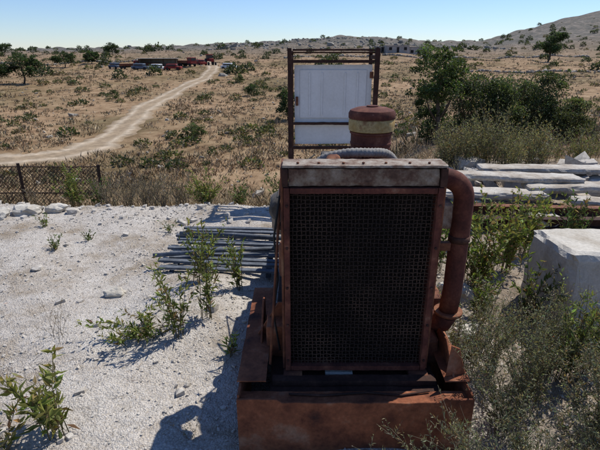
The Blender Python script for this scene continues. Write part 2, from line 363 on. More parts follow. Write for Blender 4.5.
def tufts(name,n,rmin,rmax,hh,wk,cols,azr=.9,per=6,mind=2.2,cond=None,thr=.3):
    r=np.exp(rng.uniform(math.log(rmin),math.log(rmax),n)); a=rng.uniform(-azr,azr,n)
    x=r*np.sin(a); y=r*np.cos(a); keep=(roaddist(x,y)>mind)&(y>3)
    if cond is not None: keep&=cond(x,y)
    x,y,r=x[keep],y[keep],r[keep]
    dens=np.sin(x*.21+1)*np.sin(y*.17+.5)+.6*np.sin(x*.63-y*.4)+.4*np.sin(x*.07+y*.11)
    keep=rng.uniform(-1.6,1.2,len(x))<dens+thr; x,y,r=x[keep],y[keep],r[keep]; n=len(x)
    P0=np.stack([x,y,hfun(x,y)-.02],-1); P0=np.repeat(P0,per,0); rr=np.repeat(r,per)
    sz=np.repeat(hh*np.exp(rng.normal(0,.4,n)),per); m=len(P0)
    P0[:,:2]+=rng.normal(0,.5,(m,2))*sz[:,None]
    D=np.concatenate([rng.normal(0,.6,(m,2)),np.ones((m,1))],1)
    ci=np.repeat(rng.integers(0,len(cols),n),per); C=np.array(cols)[ci]*np.exp(rng.normal(0,.22,(m,1)))
    f=Fol(); f.leaves(P0,D,sz*rng.uniform(.6,1.2,m),wk*(1+rr*.02),C); return f.build(name,drym)
dry=[(.36,.27,.165),(.42,.33,.21),(.30,.215,.125),(.24,.165,.095),(.36,.28,.18),(.20,.17,.09),(.38,.30,.19)]
edgec=lambda x,y: (hfun(x,y)<-.2)&~((x<-3.2)&(y<8.6))
tufts('dry_grass',20000,5.5,40,.15,.008,dry,per=8,cond=edgec)
tufts('dry_grass',30000,30,330,.28,.045,dry,per=6)
tufts('dry_thistle_field',4500,14,250,.40,.035,[(.12,.09,.055),(.15,.115,.07),(.17,.14,.08),(.11,.11,.055)],per=9,thr=-.05)

f=Fol()
for _ in range(800):
    r=math.exp(rng.uniform(math.log(32),math.log(540))); a=rng.uniform(-.75,.75)
    x=r*math.sin(a); y=r*math.cos(a)
    if roaddist(np.array([x]),np.array([y]))[0]<3.5: continue
    if abs(x+35)<10 and abs(y-120)<10: continue
    w=rng.uniform(.4,1.3)*(1+r/260); h=w*rng.uniform(.35,.6); n=100
    q=norm(rng.normal(size=(n,3))); q[:,2]=abs(q[:,2])
    p=np.array([x,y,H(x,y)])+q*np.array([w/1.6,w/1.6,h])*rng.uniform(.5,1,(n,1))
    base=[(.055,.07,.03),(.085,.09,.045),(.12,.105,.06),(.10,.105,.05)][rng.integers(0,4)]
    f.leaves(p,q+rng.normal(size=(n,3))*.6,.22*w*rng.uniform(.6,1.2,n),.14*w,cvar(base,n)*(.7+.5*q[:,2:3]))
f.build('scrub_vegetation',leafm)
f=Fol()
for k_ in range(260):
    a=rng.uniform(-.72,.75); r=rng.uniform(240,400) if rng.uniform()<.55 else rng.uniform(400,600)
    w=rng.uniform(1.5,5)
    if k_>205: r=rng.uniform(105,240); w=rng.uniform(1.6,3.6)
    x=r*math.sin(a); y=r*math.cos(a); h=w*rng.uniform(.45,.8); n=170
    if abs(x+32)<16 and abs(y-122)<16: continue
    q=norm(rng.normal(size=(n,3))); q[:,2]=abs(q[:,2])
    p=np.array([x,y,H(x,y)])+q*np.array([w/1.8,w/1.8,h])*rng.uniform(.5,1,(n,1))
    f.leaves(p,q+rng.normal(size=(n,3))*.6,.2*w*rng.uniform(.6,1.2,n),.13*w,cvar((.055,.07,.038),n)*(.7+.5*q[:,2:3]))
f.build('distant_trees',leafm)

# ---- stones
octv=np.array([(1,0,0),(-1,0,0),(0,1,0),(0,-1,0),(0,0,1),(0,0,-1)],float)
cubv=np.array([(a,b_,c_) for a in(-1,1) for b_ in(-1,1) for c_ in(-1,1)],float)*.8
def stones(name,x,y,sz,mat,sink=.3):
    n=len(x); bv=np.concatenate([octv,cubv]); fr=[]
    faces={0:(4,5,7,6),1:(0,2,3,1),2:(2,6,7,3),3:(0,1,5,4),4:(1,3,7,5),5:(0,4,6,2)}
    for ax,q in faces.items():
        for k in range(4): fr.append((ax,6+q[k],6+q[(k+1)%4]))
    fr=np.array(fr)
    v=bv[None]*(1+rng.normal(0,.16,(n,14,1)))*(sz[:,None,None]*rng.uniform(.6,1.25,(n,1,3))*np.array([1,1,.7]))
    a=rng.uniform(0,6.28,n); c,s_=np.cos(a)[:,None],np.sin(a)[:,None]
    vx=v[...,0]*c-v[...,1]*s_; vy=v[...,0]*s_+v[...,1]*c; tl=rng.normal(0,.3,(n,1)); vz=v[...,2]+vx*tl
    V=np.stack([vx+x[:,None],vy+y[:,None],vz+(hfun(x,y)+sz*sink)[:,None]],-1).reshape(-1,3)
    Fq=(fr[None]+np.arange(n)[:,None,None]*14).reshape(-1,3)
    return qmesh(name,V,Fq,None,mat,None,False)
n=42000; x=rng.uniform(-5,4,n); y=rng.uniform(.9,5.8,n); y=.9+(y-.9)**1.15/1.3
clump=np.sin(x*3.1+y*1.3)+np.sin(y*4.7-x*2.1); k=(rng.uniform(-2.5,2,n)<clump)&(hfun(x,y)>-.3); x,y=x[k],y[k]
stones('gravel_stones',x,y,np.exp(rng.normal(-5.35,.42,len(x))),pebm,.25)
n=520; x=rng.uniform(-6,4,n); y=rng.uniform(1.2,7,n); y=np.where(rng.uniform(size=n)<.5,rng.normal(5.2,.35,n),y)
k=hfun(x,y)>-.6; x,y=x[k],y[k]
stones('gravel_rubble',x,y,np.exp(rng.normal(-3.9,.42,len(x))),pebm,.2)
n=90; x=rng.uniform(2.0,4.6,n); y=rng.normal(6.5,.35,n)
stones('stone_rubble_heap',x,y,np.exp(rng.normal(-2.5,.4,n)),pebm,.5)
n=800; r=np.exp(rng.uniform(math.log(16),math.log(450),n)); a=rng.uniform(-.85,.85,n); x=r*np.sin(a); y=r*np.cos(a)
k=roaddist(x,y)>2.6; x,y,r=x[k],y[k],r[k]
stones('field_rocks',x,y,np.exp(rng.normal(-2.35,.5,len(x)))*(1+r/240),limedark,.1)
n=800; x=rng.uniform(-50,110,n); y=rng.uniform(250,375,n)
stones('ridge_rocks',x,y,np.exp(rng.normal(-.6,.45,n)),limedark,.15)
def drywall(pts,hgt,nper=3.2):
    c=catmull(pts,12); L=np.linalg.norm(np.diff(c,axis=0),axis=1)
    X_,Y_,S_=[],[],[]
    for k in range(len(c)-1):
        for _ in range(int(L[k]*nper)+1):
            t=rng.uniform(); p=c[k]*(1-t)+c[k+1]*t; X_.append(p[0]+rng.normal(0,.25)); Y_.append(p[1]+rng.normal(0,.2)); S_.append(hgt*rng.uniform(.25,.5))
    stones('dry_stone_wall',np.array(X_),np.array(Y_),np.array(S_),limedark,.6)
drywall([(30,110),(60,118),(95,112),(130,120)],.8)
drywall([(-5,170),(25,182),(60,176),(110,190)],1.0)
drywall([(-110,155),(-80,150),(-45,152),(-30,165)],.8)

# ---------------------------------------------------------------- trees and bushes
dk=(.042,.065,.025); mid_=(.07,.095,.035); oli=(.09,.10,.055)
tree('carob_tree',-49.5,88,5.6,6.2,dk,LL=.32,ncl=40,nl=60,low=.12)
tree('carob_tree',-54,86,4.2,6.5,dk,LL=.32,ncl=40,nl=60,low=.1)
tree('carob_tree',-64,135,4.6,6.4,dk,LL=.4,ncl=35,nl=50,low=.05)
tree('carob_tree',-59.5,142,3.6,5,dk,LL=.4,ncl=30,nl=50,low=.05)
tree('carob_tree',-77,205,5,5.5,dk,LL=.5,ncl=26,nl=45,low=.15)
tree('carob_tree',-124,210,5,7,dk,LL=.5,ncl=26,nl=45,low=.1)
tree('carob_tree',77,155,9.6,7.4,(.05,.08,.03),LL=.45,ncl=46,nl=60,lean=.8,low=.2,lobes=7,core=.7)
bush('mastic_shrub',-9.5,43,1.35,2.6,mid_,.12,35,50,8)
bush('mastic_shrub',-7.2,73,1.9,2.6,dk,.16,30,50,8)
bush('mastic_shrub',-1.2,54,3.9,2.8,dk,.2,40,60,8)
bush('mastic_shrub',-27,70,1.2,2.4,mid_,.14,25,40,5)
bush('mastic_shrub',-12,95,1.6,3,mid_,.18,25,40,5)
tree('young_carob_tree',3.7,13,2.7,1.35,(.06,.09,.03),LL=.075,ncl=30,nl=60,lean=-.06,low=.45,lobes=12,core=.55)
bush('carob_bush',3.75,13.4,1.75,1.1,(.05,.072,.03),.07,40,70,15)
bush('carob_bush',5.3,14,2.1,2.3,(.058,.08,.033),.07,110,110,30)
bush('carob_bush',6.6,14.4,2.0,2.4,(.065,.085,.038),.07,110,110,30)
bush('carob_bush',7.7,13.7,1.35,1.5,(.075,.09,.042),.065,60,90,20)
bush('carob_bush',11.5,24,1.4,2.6,oli,.1,50,80,15)
e=empty('grey_shrub'); f=Fol()
for k in range(46):
    aa=rng.uniform(0,6.28); rr_=math.sqrt(rng.uniform())
    px_=2.95+rr_*.85*math.cos(aa); py_=7.0+rr_*.4*math.sin(aa)
    weed(f,px_,py_,(.98-.35*rr_)*rng.uniform(.85,1.05),.3,7,16,.075,.011,(.16,.165,.095),stemc=(.18,.155,.1),twig=4,tipc=(.26,.24,.14))
f.build('foliage',leafm,e)
e=empty('grey_shrub'); f=Fol()
for k in range(16):
    weed(f,4.5+rng.normal(0,.5),7.9+rng.normal(0,.25),.55*rng.uniform(.7,1),.3,7,14,.075,.012,(.13,.145,.065),twig=3,tipc=(.2,.2,.1))
f.build('foliage',leafm,e)

gy=(.135,.17,.045); gy2=(.21,.235,.065); gr=(.095,.135,.042)
def weeds(name,lst):
    e=empty(name); f=Fol()
    for a in lst: weed(f,*a[0],**a[1])
    f.build('stems_and_leaves',leafm,e)
W_=lambda *a,**k:(a,k)
weeds('inula_plant',[W_(-.74,2.45,.5,.17,9,28,.065,.014,gy,(-.1,.2),tipc=gy2),W_(-.6,2.6,.56,.16,8,28,.06,.013,gy,(.1,.3),tipc=gy2)])
weeds('inula_plant',[W_(-.72,3.1,.48,.2,12,26,.065,.014,gy,(.05,.2),tipc=gy2)])
weeds('inula_plant',[W_(-.44,3.05,.42,.12,9,24,.065,.013,gy,(0,.1),tipc=gy2)])
weeds('inula_plant',[W_(-.95,2.5,.14,.3,16,26,.06,.014,gy,(-1.0,.1),tipc=gy2)])
weeds('inula_plant',[W_(-1.14,1.72,.4,.18,10,28,.08,.019,gy,(-.1,.1),tipc=(.25,.23,.07))])
weeds('inula_plant',[W_(-1.36,1.62,.22,.15,6,24,.075,.018,gy,(-.1,.1),tipc=(.26,.2,.08))])
weeds('inula_plant',[W_(-.4,2.3,.2,.06,4,18,.05,.013,gr)])
weeds('small_weed',[W_(-2.2,3.9,.13,.1,8,14,.04,.01,gr),W_(-2.0,4.15,.1,.07,6,12,.04,.01,gr),W_(-.95,3.75,.12,.06,5,12,.04,.01,gy),W_(-1.3,4.4,.15,.1,6,14,.04,.01,gr),W_(-2.6,4.5,.14,.1,8,14,.04,.01,gy)])
weeds('green_weed_bush',[W_(-2.78,5.6,.55,.22,24,26,.06,.018,gy,tipc=gy2),W_(-2.55,5.7,.4,.2,12,24,.055,.016,gr)])
weeds('green_weed_bush',[W_(-1.15,5.5,.42,.3,30,26,.055,.017,gy,tipc=gy2),W_(-.75,5.6,.34,.22,14,24,.055,.016,gr)])
weeds('green_weed_bush',[W_(-.25,5.9,.5,.3,16,24,.055,.016,gr)])
weeds('dead_brush',[W_(-2.15+.22*k,5.6+.1*math.sin(k*3),.42,.28,20,6,.03,.006,(.2,.17,.13),stemc=(.22,.19,.15),twig=8,sr=.004) for k in range(-1,4)])
weeds('dead_brush',[W_(-3.6,6.1,.3,.3,14,5,.03,.006,(.2,.17,.13),stemc=(.2,.17,.13),twig=5,sr=.004)])
weeds('dead_brush',[W_(1.3+.35*k,5.9+.2*math.sin(k*3),.4,.3,10,8,.04,.008,(.2,.18,.11),stemc=(.22,.19,.15),twig=5,sr=.004) for k in range(3)])
weeds('leafy_weed_bush',[W_(1.35,3.2,.66,.27,26,34,.07,.02,gy,tipc=gy2),W_(1.68,3.5,.68,.27,24,32,.07,.02,gy,tipc=gy2),W_(1.1,3.5,.5,.22,16,28,.065,.018,gr)])
weeds('leafy_weed_bush',[W_(2.0,3.9,.58,.28,24,30,.07,.019,gy,tipc=gy2),W_(1.45,4.1,.42,.28,18,26,.07,.018,gr),W_(2.5,4.0,.5,.25,16,26,.065,.018,gr)])
weeds('leafy_weed_bush',[W_(1.5,2.72,.45,.16,12,28,.06,.017,gr,tipc=gy),W_(1.2,2.75,.38,.2,16,28,.055,.014,gr,tipc=gy)])
weeds('leafy_weed_bush',[W_(1.42,2.1,.58,.18,22,38,.055,.010,(.11,.15,.05),tipc=(.19,.22,.075)),W_(1.62,2.2,.55,.17,16,38,.055,.011,(.11,.15,.05),tipc=(.19,.22,.075))])
gg=(.135,.15,.09); gt=(.25,.245,.155)
weeds('feathery_weed',[W_(.95+.17*k,1.75+.17*math.sin(k*2.1),.52+.06*math.sin(k*1.7),.22,22,28,.03,.0055,gg,(-.15,0),twig=10,tipc=gt,sr=.0022,stemc=(.19,.17,.11)) for k in range(5)])
weeds('feathery_weed',[W_(.85+.2*k,2.15+.1*math.sin(k*2.6),.45,.22,20,26,.03,.0055,gg,(0,0),twig=9,tipc=gt,sr=.0022,stemc=(.19,.17,.11)) for k in range(4)])
weeds('feathery_weed',[W_(.72+.2*k,1.42,.36,.22,18,24,.03,.0055,gg,(-.45,.1),twig=9,tipc=gt,sr=.0022,stemc=(.21,.19,.13)) for k in range(4)])
weeds('feathery_weed',[W_(.52,1.45,.27,.18,12,20,.028,.005,gg,(-.5,.1),twig=6,tipc=gt,sr=.002,stemc=(.22,.2,.13))])
weeds('feathery_weed',[W_(.9,2.6,.3,.2,12,20,.03,.005,gg,(0,0),twig=6,tipc=gt,sr=.002),W_(1.1,2.45,.35,.2,12,20,.03,.005,gg,(0,0),twig=6,tipc=gt,sr=.002)])
weeds('dry_stalks',[W_(-1.5,2.5,.3,.2,7,3,.02,.004,(.2,.17,.12),twig=2,stemc=(.2,.16,.11),sr=.0015),W_(-1.35,1.95,.3,.25,6,3,.02,.004,(.2,.17,.12),twig=2,stemc=(.16,.12,.09),sr=.0015),W_(-.55,1.75,.12,.2,6,3,.02,.004,(.2,.17,.12),twig=2,stemc=(.2,.16,.11),sr=.0012)])
# bits of dry straw and twigs lying on the gravel
f=Fol(); n=900; x=rng.uniform(-3.2,2.2,n); y=rng.uniform(1.3,5.2,n); P0=np.stack([x,y,hfun(x,y)+.006],-1)
D=np.concatenate([rng.normal(size=(n,2)),rng.normal(0,.12,(n,1))],1)
f.leaves(P0,D,np.exp(rng.normal(-3.2,.5,n)),.0028,cvar((.22,.17,.11),n,.4)); f.build('dry_straw_litter',drym)

# ---------------------------------------------------------------- rocks
rbox('limestone_block',1.62,3.1,2.62,3.12,-.06,.52,lime,None,.014,34,.06,-.03,3,3)
for k,(x,y,sx,sy,sz) in enumerate([(-3.0,4.95,.13,.1,.07),(-2.75,5.05,.1,.08,.06),(-3.25,4.8,.1,.09,.06),(-1.35,3.05,.07,.05,.035),(2.05,2.45,.2,.16,.09),(2.9,5.9,.25,.18,.14),(3.3,6.0,.3,.2,.16),(3.7,5.7,.22,.2,.13),(2.5,4.6,.2,.15,.1),(1.15,3.1,.12,.1,.07),(-.55,1.35,.04,.05,.025),(1.05,2.5,.1,.08,.05)]):
    rock('rock' if sx<.2 else 'boulder',(x,y,H(x,y)+sz*.4),(sx,sy,sz),lime,k+5)

# ---------------------------------------------------------------- slabs and beams
e=empty('stacked_stone_slabs')
rbox('slab_1',1.5,3.3,5.3,5.6,.25,.325,slabm,e,.012,60,-.07,-.02,1,3)
rbox('slab_2',2.6,4.3,5.1,5.4,.17,.255,slabm,e,.012,50,-.02,.01,2,3)
rbox('slab_3',1.6,2.75,4.98,5.26,.14,.215,slabm,e,.012,50,-.1,-.01,3,3)
rbox('slab_4',2.3,4.2,5.7,6.0,.24,.32,slabm,e,.012,50,-.12,.02,4,3)
rbox('slab_5',3.0,4.3,4.8,5.04,.09,.16,slabm,e,.012,40,-.16,0,5,3)
box('bearer_1',1.8,1.95,4.95,6.0,-.03,.135,slabm,e,.01,.1); box('bearer_2',3.3,3.45,4.8,5.95,-.03,.085,slabm,e,.01,-.1)
def ibeam(name,x0,x1,y,z,h,rot,mat):
    e=empty(name)
    rbox('web',x0,x1,y-.005,y+.005,z+.013,z+h-.013,mat,e,.001,20,rot); rbox('top_flange',x0,x1,y-.05,y+.05,z+h-.012,z+h,mat,e,.0015,40,rot); rbox('bottom_flange',x0,x1,y-.05,y+.05,z,z+.012,mat,e,.0015,40,rot)
ibeam('steel_beam',1.5,4.2,4.66,.07,.10,-.08,rust); ibeam('steel_beam',1.35,3.9,4.45,.02,.10,-.03,rustdark)

# ---------------------------------------------------------------- slatted grate
e=empty('slatted_metal_grate')
for k in range(10):
    y=3.34+.1*k+.008*math.sin(k*2.7); xo=-.04*math.sin(k*2.1)
    rbox('slat_%d'%(k+1),-1.12+xo,-.12,y-.025,y+.025,.075+.008*math.sin(k*1.7),.098+.008*math.sin(k*1.7),wood,e,.0025,24,-.09+.015*math.sin(k*3),.01*math.sin(k*5),k)
for k,x in enumerate((-1.02,-.62,-.25)): rbox('cross_bar_%d'%(k+1),x-.022,x+.022,3.32,4.34,.015,.062,wood,e,.003,20)
sweep('loose_pipe',[(-1.2,3.52,.125),(-.7,3.6,.135),(-.14,3.66,.13)],.018,wood,e,12)
sweep('loose_pipe_2',[(-1.1,4.02,.125),(-.6,3.97,.13),(-.14,3.9,.125)],.018,wood,e,12)

# ---------------------------------------------------------------- metal fence
e=empty('metal_mesh_fence')
def addbar(bm,p,q,r):
    p=Vector(p);q=Vector(q);t=(q-p).normalized();u=t.orthogonal().normalized();w=t.cross(u)
    A_=[bm.verts.new(p+u*a*r+w*b_*r) for a,b_ in((1,1),(-1,1),(-1,-1),(1,-1))]
    B_=[bm.verts.new(q+u*a*r+w*b_*r) for a,b_ in((1,1),(-1,1),(-1,-1),(1,-1))]
    for k in range(4): bm.faces.new((A_[k],A_[(k+1)%4],B_[(k+1)%4],B_[k]))
    bm.faces.new(A_); bm.faces.new(B_[::-1])
def fz(x): return -.34+.02*(x+6)+.015*math.sin(x*2)
yf=8.5; fx0,fx1=-9.5,-3.7; fh=1.0
bm=bmesh.new(); stp=.07; x=fx0-fh
while x<fx1:
    for sgn in (1,-1):
        a0=x if sgn>0 else x+fh; a1=a0+sgn*fh
        def lerpx(xc): return (xc-a0)/(a1-a0)*fh
        if max(a0,a1)<fx0 or min(a0,a1)>fx1: continue
        pts=[]
        for xx_ in (a0,a1):
            xc=min(max(xx_,fx0),fx1); pts.append((xc,lerpx(xc)))
        (xa,za),(xb,zb)=pts
        if abs(xa-xb)<.01: continue
        yo=yf+.008*sgn
        addbar(bm,(xa,yo,fz(xa)-fh+za),(xb,yo,fz(xb)-fh+zb),.0036)
    x+=stp
for dz in (0,-.5,-fh):
    for k in range(20):
        xa=fx0+(fx1-fx0)*k/20; xb=fx0+(fx1-fx0)*(k+1)/20
        addbar(bm,(xa,yf-.02,fz(xa)+dz),(xb,yf-.02,fz(xb)+dz),.008)
bmobj('mesh_panels',bm,fencem,e)
bm=bmesh.new()
for k,x in enumerate(np.arange(-9.4,-3.6,1.42)): addbar(bm,(x+.03*math.sin(k*2),yf-.06,fz(x)+.06+.03*math.sin(k*3)),(x,yf-.06,fz(x)-1.4),.022)
bmobj('posts',bm,fencem,e)

# ---------------------------------------------------------------- rack frame with white panel
e=empty('rusty_frame_with_white_door'); yb=5.5
xl,xr=-.14,.885
rbox('post_1',xl,xl+.05,yb,yb+.055,-.4,1.72,rustdark,e,.002,40,fr=6)
rbox('post_2',xr-.055,xr,yb,yb+.055,-.4,1.72,rustdark,e,.002,40,fr=6)
box('post_3',xl+.02,xl+.06,yb+.45,yb+.49,-.5,1.69,rustdark,e,.004)
box('post_4',xr-.06,xr-.02,yb+.45,yb+.49,-.5,1.69,rustdark,e,.004)
for k,(z,t) in enumerate(((1.70,.025),(1.58,.035),(.9,.03),(.62,.035),(.2,.04))):
    rbox('rail_%d'%(k+1),xl+.057,xr-.057,yb+.004,yb+.05,z-t/2,z+t/2,rustdark,e,.002,30,0,.004*math.sin(k*3),k,6)
for k in range(5):
    box('top_slat_%d'%(k+1),xl+.02,xr-.02,yb+.06+.085*k,yb+.09+.085*k,1.665,1.68,rustdark,e,.002)
box('side_rail_1',xl+.02,xl+.05,yb+.057,yb+.448,1.60,1.64,rustdark,e,.003); box('side_rail_2',xr-.05,xr-.02,yb+.057,yb+.448,1.60,1.64,rustdark,e,.003)
rbox('door_panel',xl+.075,xr-.07,yb+.062,yb+.085,.655,1.545,whitem,e,.0025,30,0,.004,2,2)
box('door_panel_inset',xl+.14,xr-.135,yb+.05,yb+.058,.96,1.49,whitem,e,.012)
for k,x in enumerate((.1,.24,.5,.64)): box('rib_%d'%(k+1),x,x+.018,yb+.042,yb+.049,.99,1.46,whitem,e,.006)
box('latch',xl+.09,xl+.12,yb+.03,yb+.055,1.1,1.2,rust,e,.003)
box('hinge_1',xr-.1,xr-.06,yb+.04,yb+.058,1.4,1.47,rust,e,.003); box('hinge_2',xr-.1,xr-.06,yb+.04,yb+.058,.72,.79,rust,e,.003)

# ---------------------------------------------------------------- diesel engine set
E=empty('rusty_diesel_engine')
x0,x1=-.069,.592; yf=1.85; z0,z1=.275,1.172
fw=.026
rbox('radiator_frame_left',x0,x0+fw,yf,yf+.07,z0,z1,rustred,E,.0012,40,fr=12)
rbox('radiator_frame_right',x1-fw,x1,yf,yf+.07,z0,z1,rustred,E,.0012,40,fr=12)
rbox('radiator_frame_top',x0+fw,x1-fw,yf+.001,yf+.068,z1-fw,z1-.001,rustred,E,.0012,40,fr=12)
rbox('radiator_frame_bottom',x0+fw,x1-fw,yf+.001,yf+.068,z0,z0+fw,rustred,E,.0012,40,fr=12)
box('radiator_core',x0+.01,x1-.01,yf+.085,yf+.14,z0+.005,z1-.01,corem,E,.002)
bm=bmesh.new(); xx=x0+fw+.006
while xx<x1-fw:
    addbar(bm,(xx,yf+.081,z0+fw),(xx,yf+.081,z1-fw),.0022); xx+=.0125
bmobj('radiator_fins',bm,corem,E)
def wiregrid(x0,x1,z0,z1,y,sp,r):
    Vv=[];Ff=[]
    def strip(pts,ax):
        b0=len(Vv)
        for p in pts:
            for a,b_ in((1,1),(-1,1),(-1,-1),(1,-1)):
                o=(a*r,b_*r*.7,0) if ax=='z' else (0,b_*r*.7,a*r)
                Vv.append((p[0]+o[0],p[1]+o[1],p[2]+o[2]))
        for i_ in range(len(pts)-1):
            for k in range(4): Ff.append((b0+i_*4+k,b0+i_*4+(k+1)%4,b0+(i_+1)*4+(k+1)%4,b0+(i_+1)*4+k))
    nx=int((x1-x0)/sp); nz=int((z1-z0)/sp)
    def dent(x,z): return .010*math.exp(-((x-.2)**2/.01+(z-.55)**2/.02))-.004*math.exp(-((x-.42)**2/.02+(z-.9)**2/.02))
    def wx(i_,z): return .0016*math.sin(i_*5+z*14)+.001*math.sin(z*37+i_)
    for i_ in range(nx+1):
        x=x0+i_*(x1-x0)/nx; pts=[]
        for j_ in range(2*nz+1):
            z=z0+j_*(z1-z0)/(2*nz); pts.append((x+.0012*math.sin((j_*.5+i_)*math.pi)+wx(i_,z)+.3*dent(x,z),y+.0025*math.cos((j_*.5+i_)*math.pi)+dent(x,z),z))
        strip(pts,'z')
    for j_ in range(nz+1):
        z=z0+j_*(z1-z0)/nz; pts=[]
        for i_ in range(2*nx+1):
            x=x0+i_*(x1-x0)/(2*nx); pts.append((x,y-.0025*math.cos((i_*.5+j_)*math.pi)+dent(x,z),z+.0012*math.sin((i_*.5+j_)*math.pi)+wx(j_,x)-.3*dent(x,z)))
        strip(pts,'x')
    qmesh('grille_mesh',Vv,Ff,None,wirem,E)
wiregrid(x0+fw-.004,x1-fw+.004,z0+fw-.004,z1-fw+.004,yf+.028,.0175,.0019)
rbox('header_tank',x0+.022,x1-.022,yf+.012,yf+.12,z1+.003,z1+.078,dusty,E,.0025,40,fr=9)
rbox('header_top_flange',x0-.004,x1+.008,yf+.002,yf+.135,z1+.082,z1+.094,dustlight,E,.0018,50,fr=9)
rbox('header_bracket_left',x0-.006,x0+.02,yf+.003,yf+.14,z1+.002,z1+.08,rustdark,E,.0012,12)
rbox('header_bracket_right',x1-.02,x1+.009,yf+.003,yf+.14,z1+.002,z1+.08,rustdark,E,.0012,12)
for k in range(7):
    x=x0+.06+k*.09+.006*math.sin(k*4); lathe('header_bolt_%d'%(k+1),x,yf+.03,[(.006,z1+.0955),(.006,z1+.1),(.004,z1+.102)],rust,E,6)
box('radiator_side_left',x0-.012,x0-.001,yf+.02,yf+.2,z0,z1+.08,rust,E,.002)
box('radiator_side_right',x1+.001,x1+.012,yf+.02,yf+.2,z0,z1+.08,rust,E,.002)
for k in range(5):
    for sx in (x0+fw/2,x1-fw/2):
        z=z0+.06+k*.19
        bmh=bmesh.new(); bmesh.ops.create_cone(bmh,cap_ends=True,segments=6,radius1=.006,radius2=.006,depth=.006)
        for v in bmh.verts: v.co=Vector((v.co.x+sx,v.co.z+yf-.003,v.co.y+z))
        bmobj('frame_bolt',bmh,rustdark,E)
box('fan_shroud',x0+.03,x1-.03,yf+.15,yf+.3,z0+.05,z1-.03,rust,E,.02)
box('engine_block',.05,.5,2.3,3.25,.35,.86,engrey,E,.02)
box('crankcase',-.02,.56,2.25,3.3,.27,.4,engrey,E,.02)
for k in range(4): 
    box('cylinder_head_%d'%(k+1),.1,.42,2.34+.22*k,2.53+.22*k,.865,1.0,rustred,E,.012)
    box('rocker_cover_%d'%(k+1),.14,.36,2.36+.22*k,2.51+.22*k,1.003,1.06,engrey,E,.02)
    sweep('injector_pipe_%d'%(k+1),[(.02,2.5,.6),(-.03,2.45+.1*k,.75),(.0,2.42+.22*k,.98),(.1,2.43+.22*k,1.05)],.005,engrey,E,8)
lathe('oil_filter',-.07,2.42,[(.045,.5),(.05,.52),(.05,.68),(.04,.7)],rust,E,24)
lathe('fuel_filter',-.1,2.28,[(.035,.82),(.045,.84),(.045,.98),(.05,.985),(.05,1.01),(.02,1.03)],dusty,E,24)
box('alternator_bracket',-.11,.02,2.1,2.24,.98,1.06,engrey,E,.01)
sweep('alternator',[(-.09,2.06,1.0),(-.09,2.08,1.0),(-.09,2.22,1.0),(-.09,2.25,1.0)],[.04,.055,.055,.045],engrey,E,24)
lathe('alternator_pulley',-.09,2.1,[(.01,.9),(.03,.905),(.03,.925),(.01,.93)],rustdark,E,20)
box('injection_pump',-.1,.04,2.6,2.95,.55,.68,rust,E,.015)
box('flywheel_housing',-.05,.58,3.31,3.48,.3,.92,rust,E,.03)
sweep('flywheel',[(.26,3.49,.6),(.26,3.6,.6)],.3,rustdark,E,40)
box('pump_casing',.05,.5,3.62,3.95,.3,.75,rustred,E,.06)
ax,ay=.375,2.5
lathe('air_cleaner_bowl',ax,ay,[(.06,1.12),(.085,1.13),(.1,1.15),(.106,1.17),(.106,1.23),(.109,1.234),(.109,1.242),(.106,1.246),(.106,1.285),(.112,1.29),(.112,1.30)],rustred,E,40)
lathe('air_cleaner_band',ax,ay,[(.108,1.3015),(.118,1.306),(.12,1.33),(.12,1.357),(.115,1.365)],yellow,E,40)
lathe('air_cleaner_cap',ax,ay,[(.12,1.3665),(.122,1.371),(.122,1.392),(.113,1.408),(.08,1.42),(.03,1.424),(.03,1.43),(.012,1.432)],rustred,E,40)
lathe('air_cleaner_stem',ax,ay,[(.05,.95),(.05,1.119)],rust,E,24)
pts=[];rad=[]
cp=[np.array(p,float) for p in [(.06,2.22,1.08),(.09,2.2,1.2),(.2,2.18,1.245),(.32,2.18,1.25),(.41,2.22,1.235),(.47,2.3,1.17),(.48,2.4,1.08)]]
for k in range(len(cp)-1):
    p0=cp[max(k-1,0)];p1=cp[k];p2=cp[k+1];p3=cp[min(k+2,len(cp)-1)]
    for t in np.linspace(0,1,18,endpoint=False):
        pts.append(.5*((2*p1)+(-p0+p2)*t+(2*p0-5*p1+4*p2-p3)*t*t+(-p0+3*p1-3*p2+p3)*t**3)); rad.append(.021+.002*math.sin(len(pts)*2.2))
sweep('corrugated_hose',pts,rad,hosem,E,16)
sweep('coolant_pipe',[(.12,2.0,1.2),(.14,2.08,1.24),(.18,2.2,1.215),(.2,2.35,1.1),(.2,2.5,1.02)],.024,rust,E,16)
sweep('intake_pipe',[(.3,2.42,1.17),(.22,2.38,1.18),(.14,2.4,1.14),(.1,2.5,1.04)],.04,rustred,E,16)
def arc(cx,cy,cz,r,a0,a1,n=10): return [(cx+r*math.cos(a),cy,cz+r*math.sin(a)) for a in np.linspace(a0,a1,n)]
ox=.03
ep=[(.50,2.02,1.17),(.56,2.02,1.17),(.60,2.02,1.17)]+arc(.605+ox,2.02,1.07,.1,math.pi/2,0,9)+[(.705+ox,2.02,.95),(.705+ox,2.02,.8),(.705+ox,2.02,.62),(.70+ox,2.03,.50)]
sweep('exhaust_pipe',ep,.045,rustred,E,24)
sweep('exhaust_flange',[(.70+ox,2.03,.50),(.70+ox,2.03,.485)],.068,rust,E,24)
sweep('pipe_clamp',[(.705+ox,2.02,.9),(.705+ox,2.02,.87)],.049,rustdark,E,24)
rbox('pipe_bracket',.606,.665,1.93,2.06,.96,1.08,dusty,E,.003,12)
box('pipe_stay',.60,.685,1.97,2.0,.84,.88,rust,E,.004)
sweep('lower_elbow',[(.70+ox,2.03,.484),(.69+ox,2.06,.42),(.64,2.15,.37),(.55,2.25,.36)],[.05,.055,.055,.05],rustred,E,20)
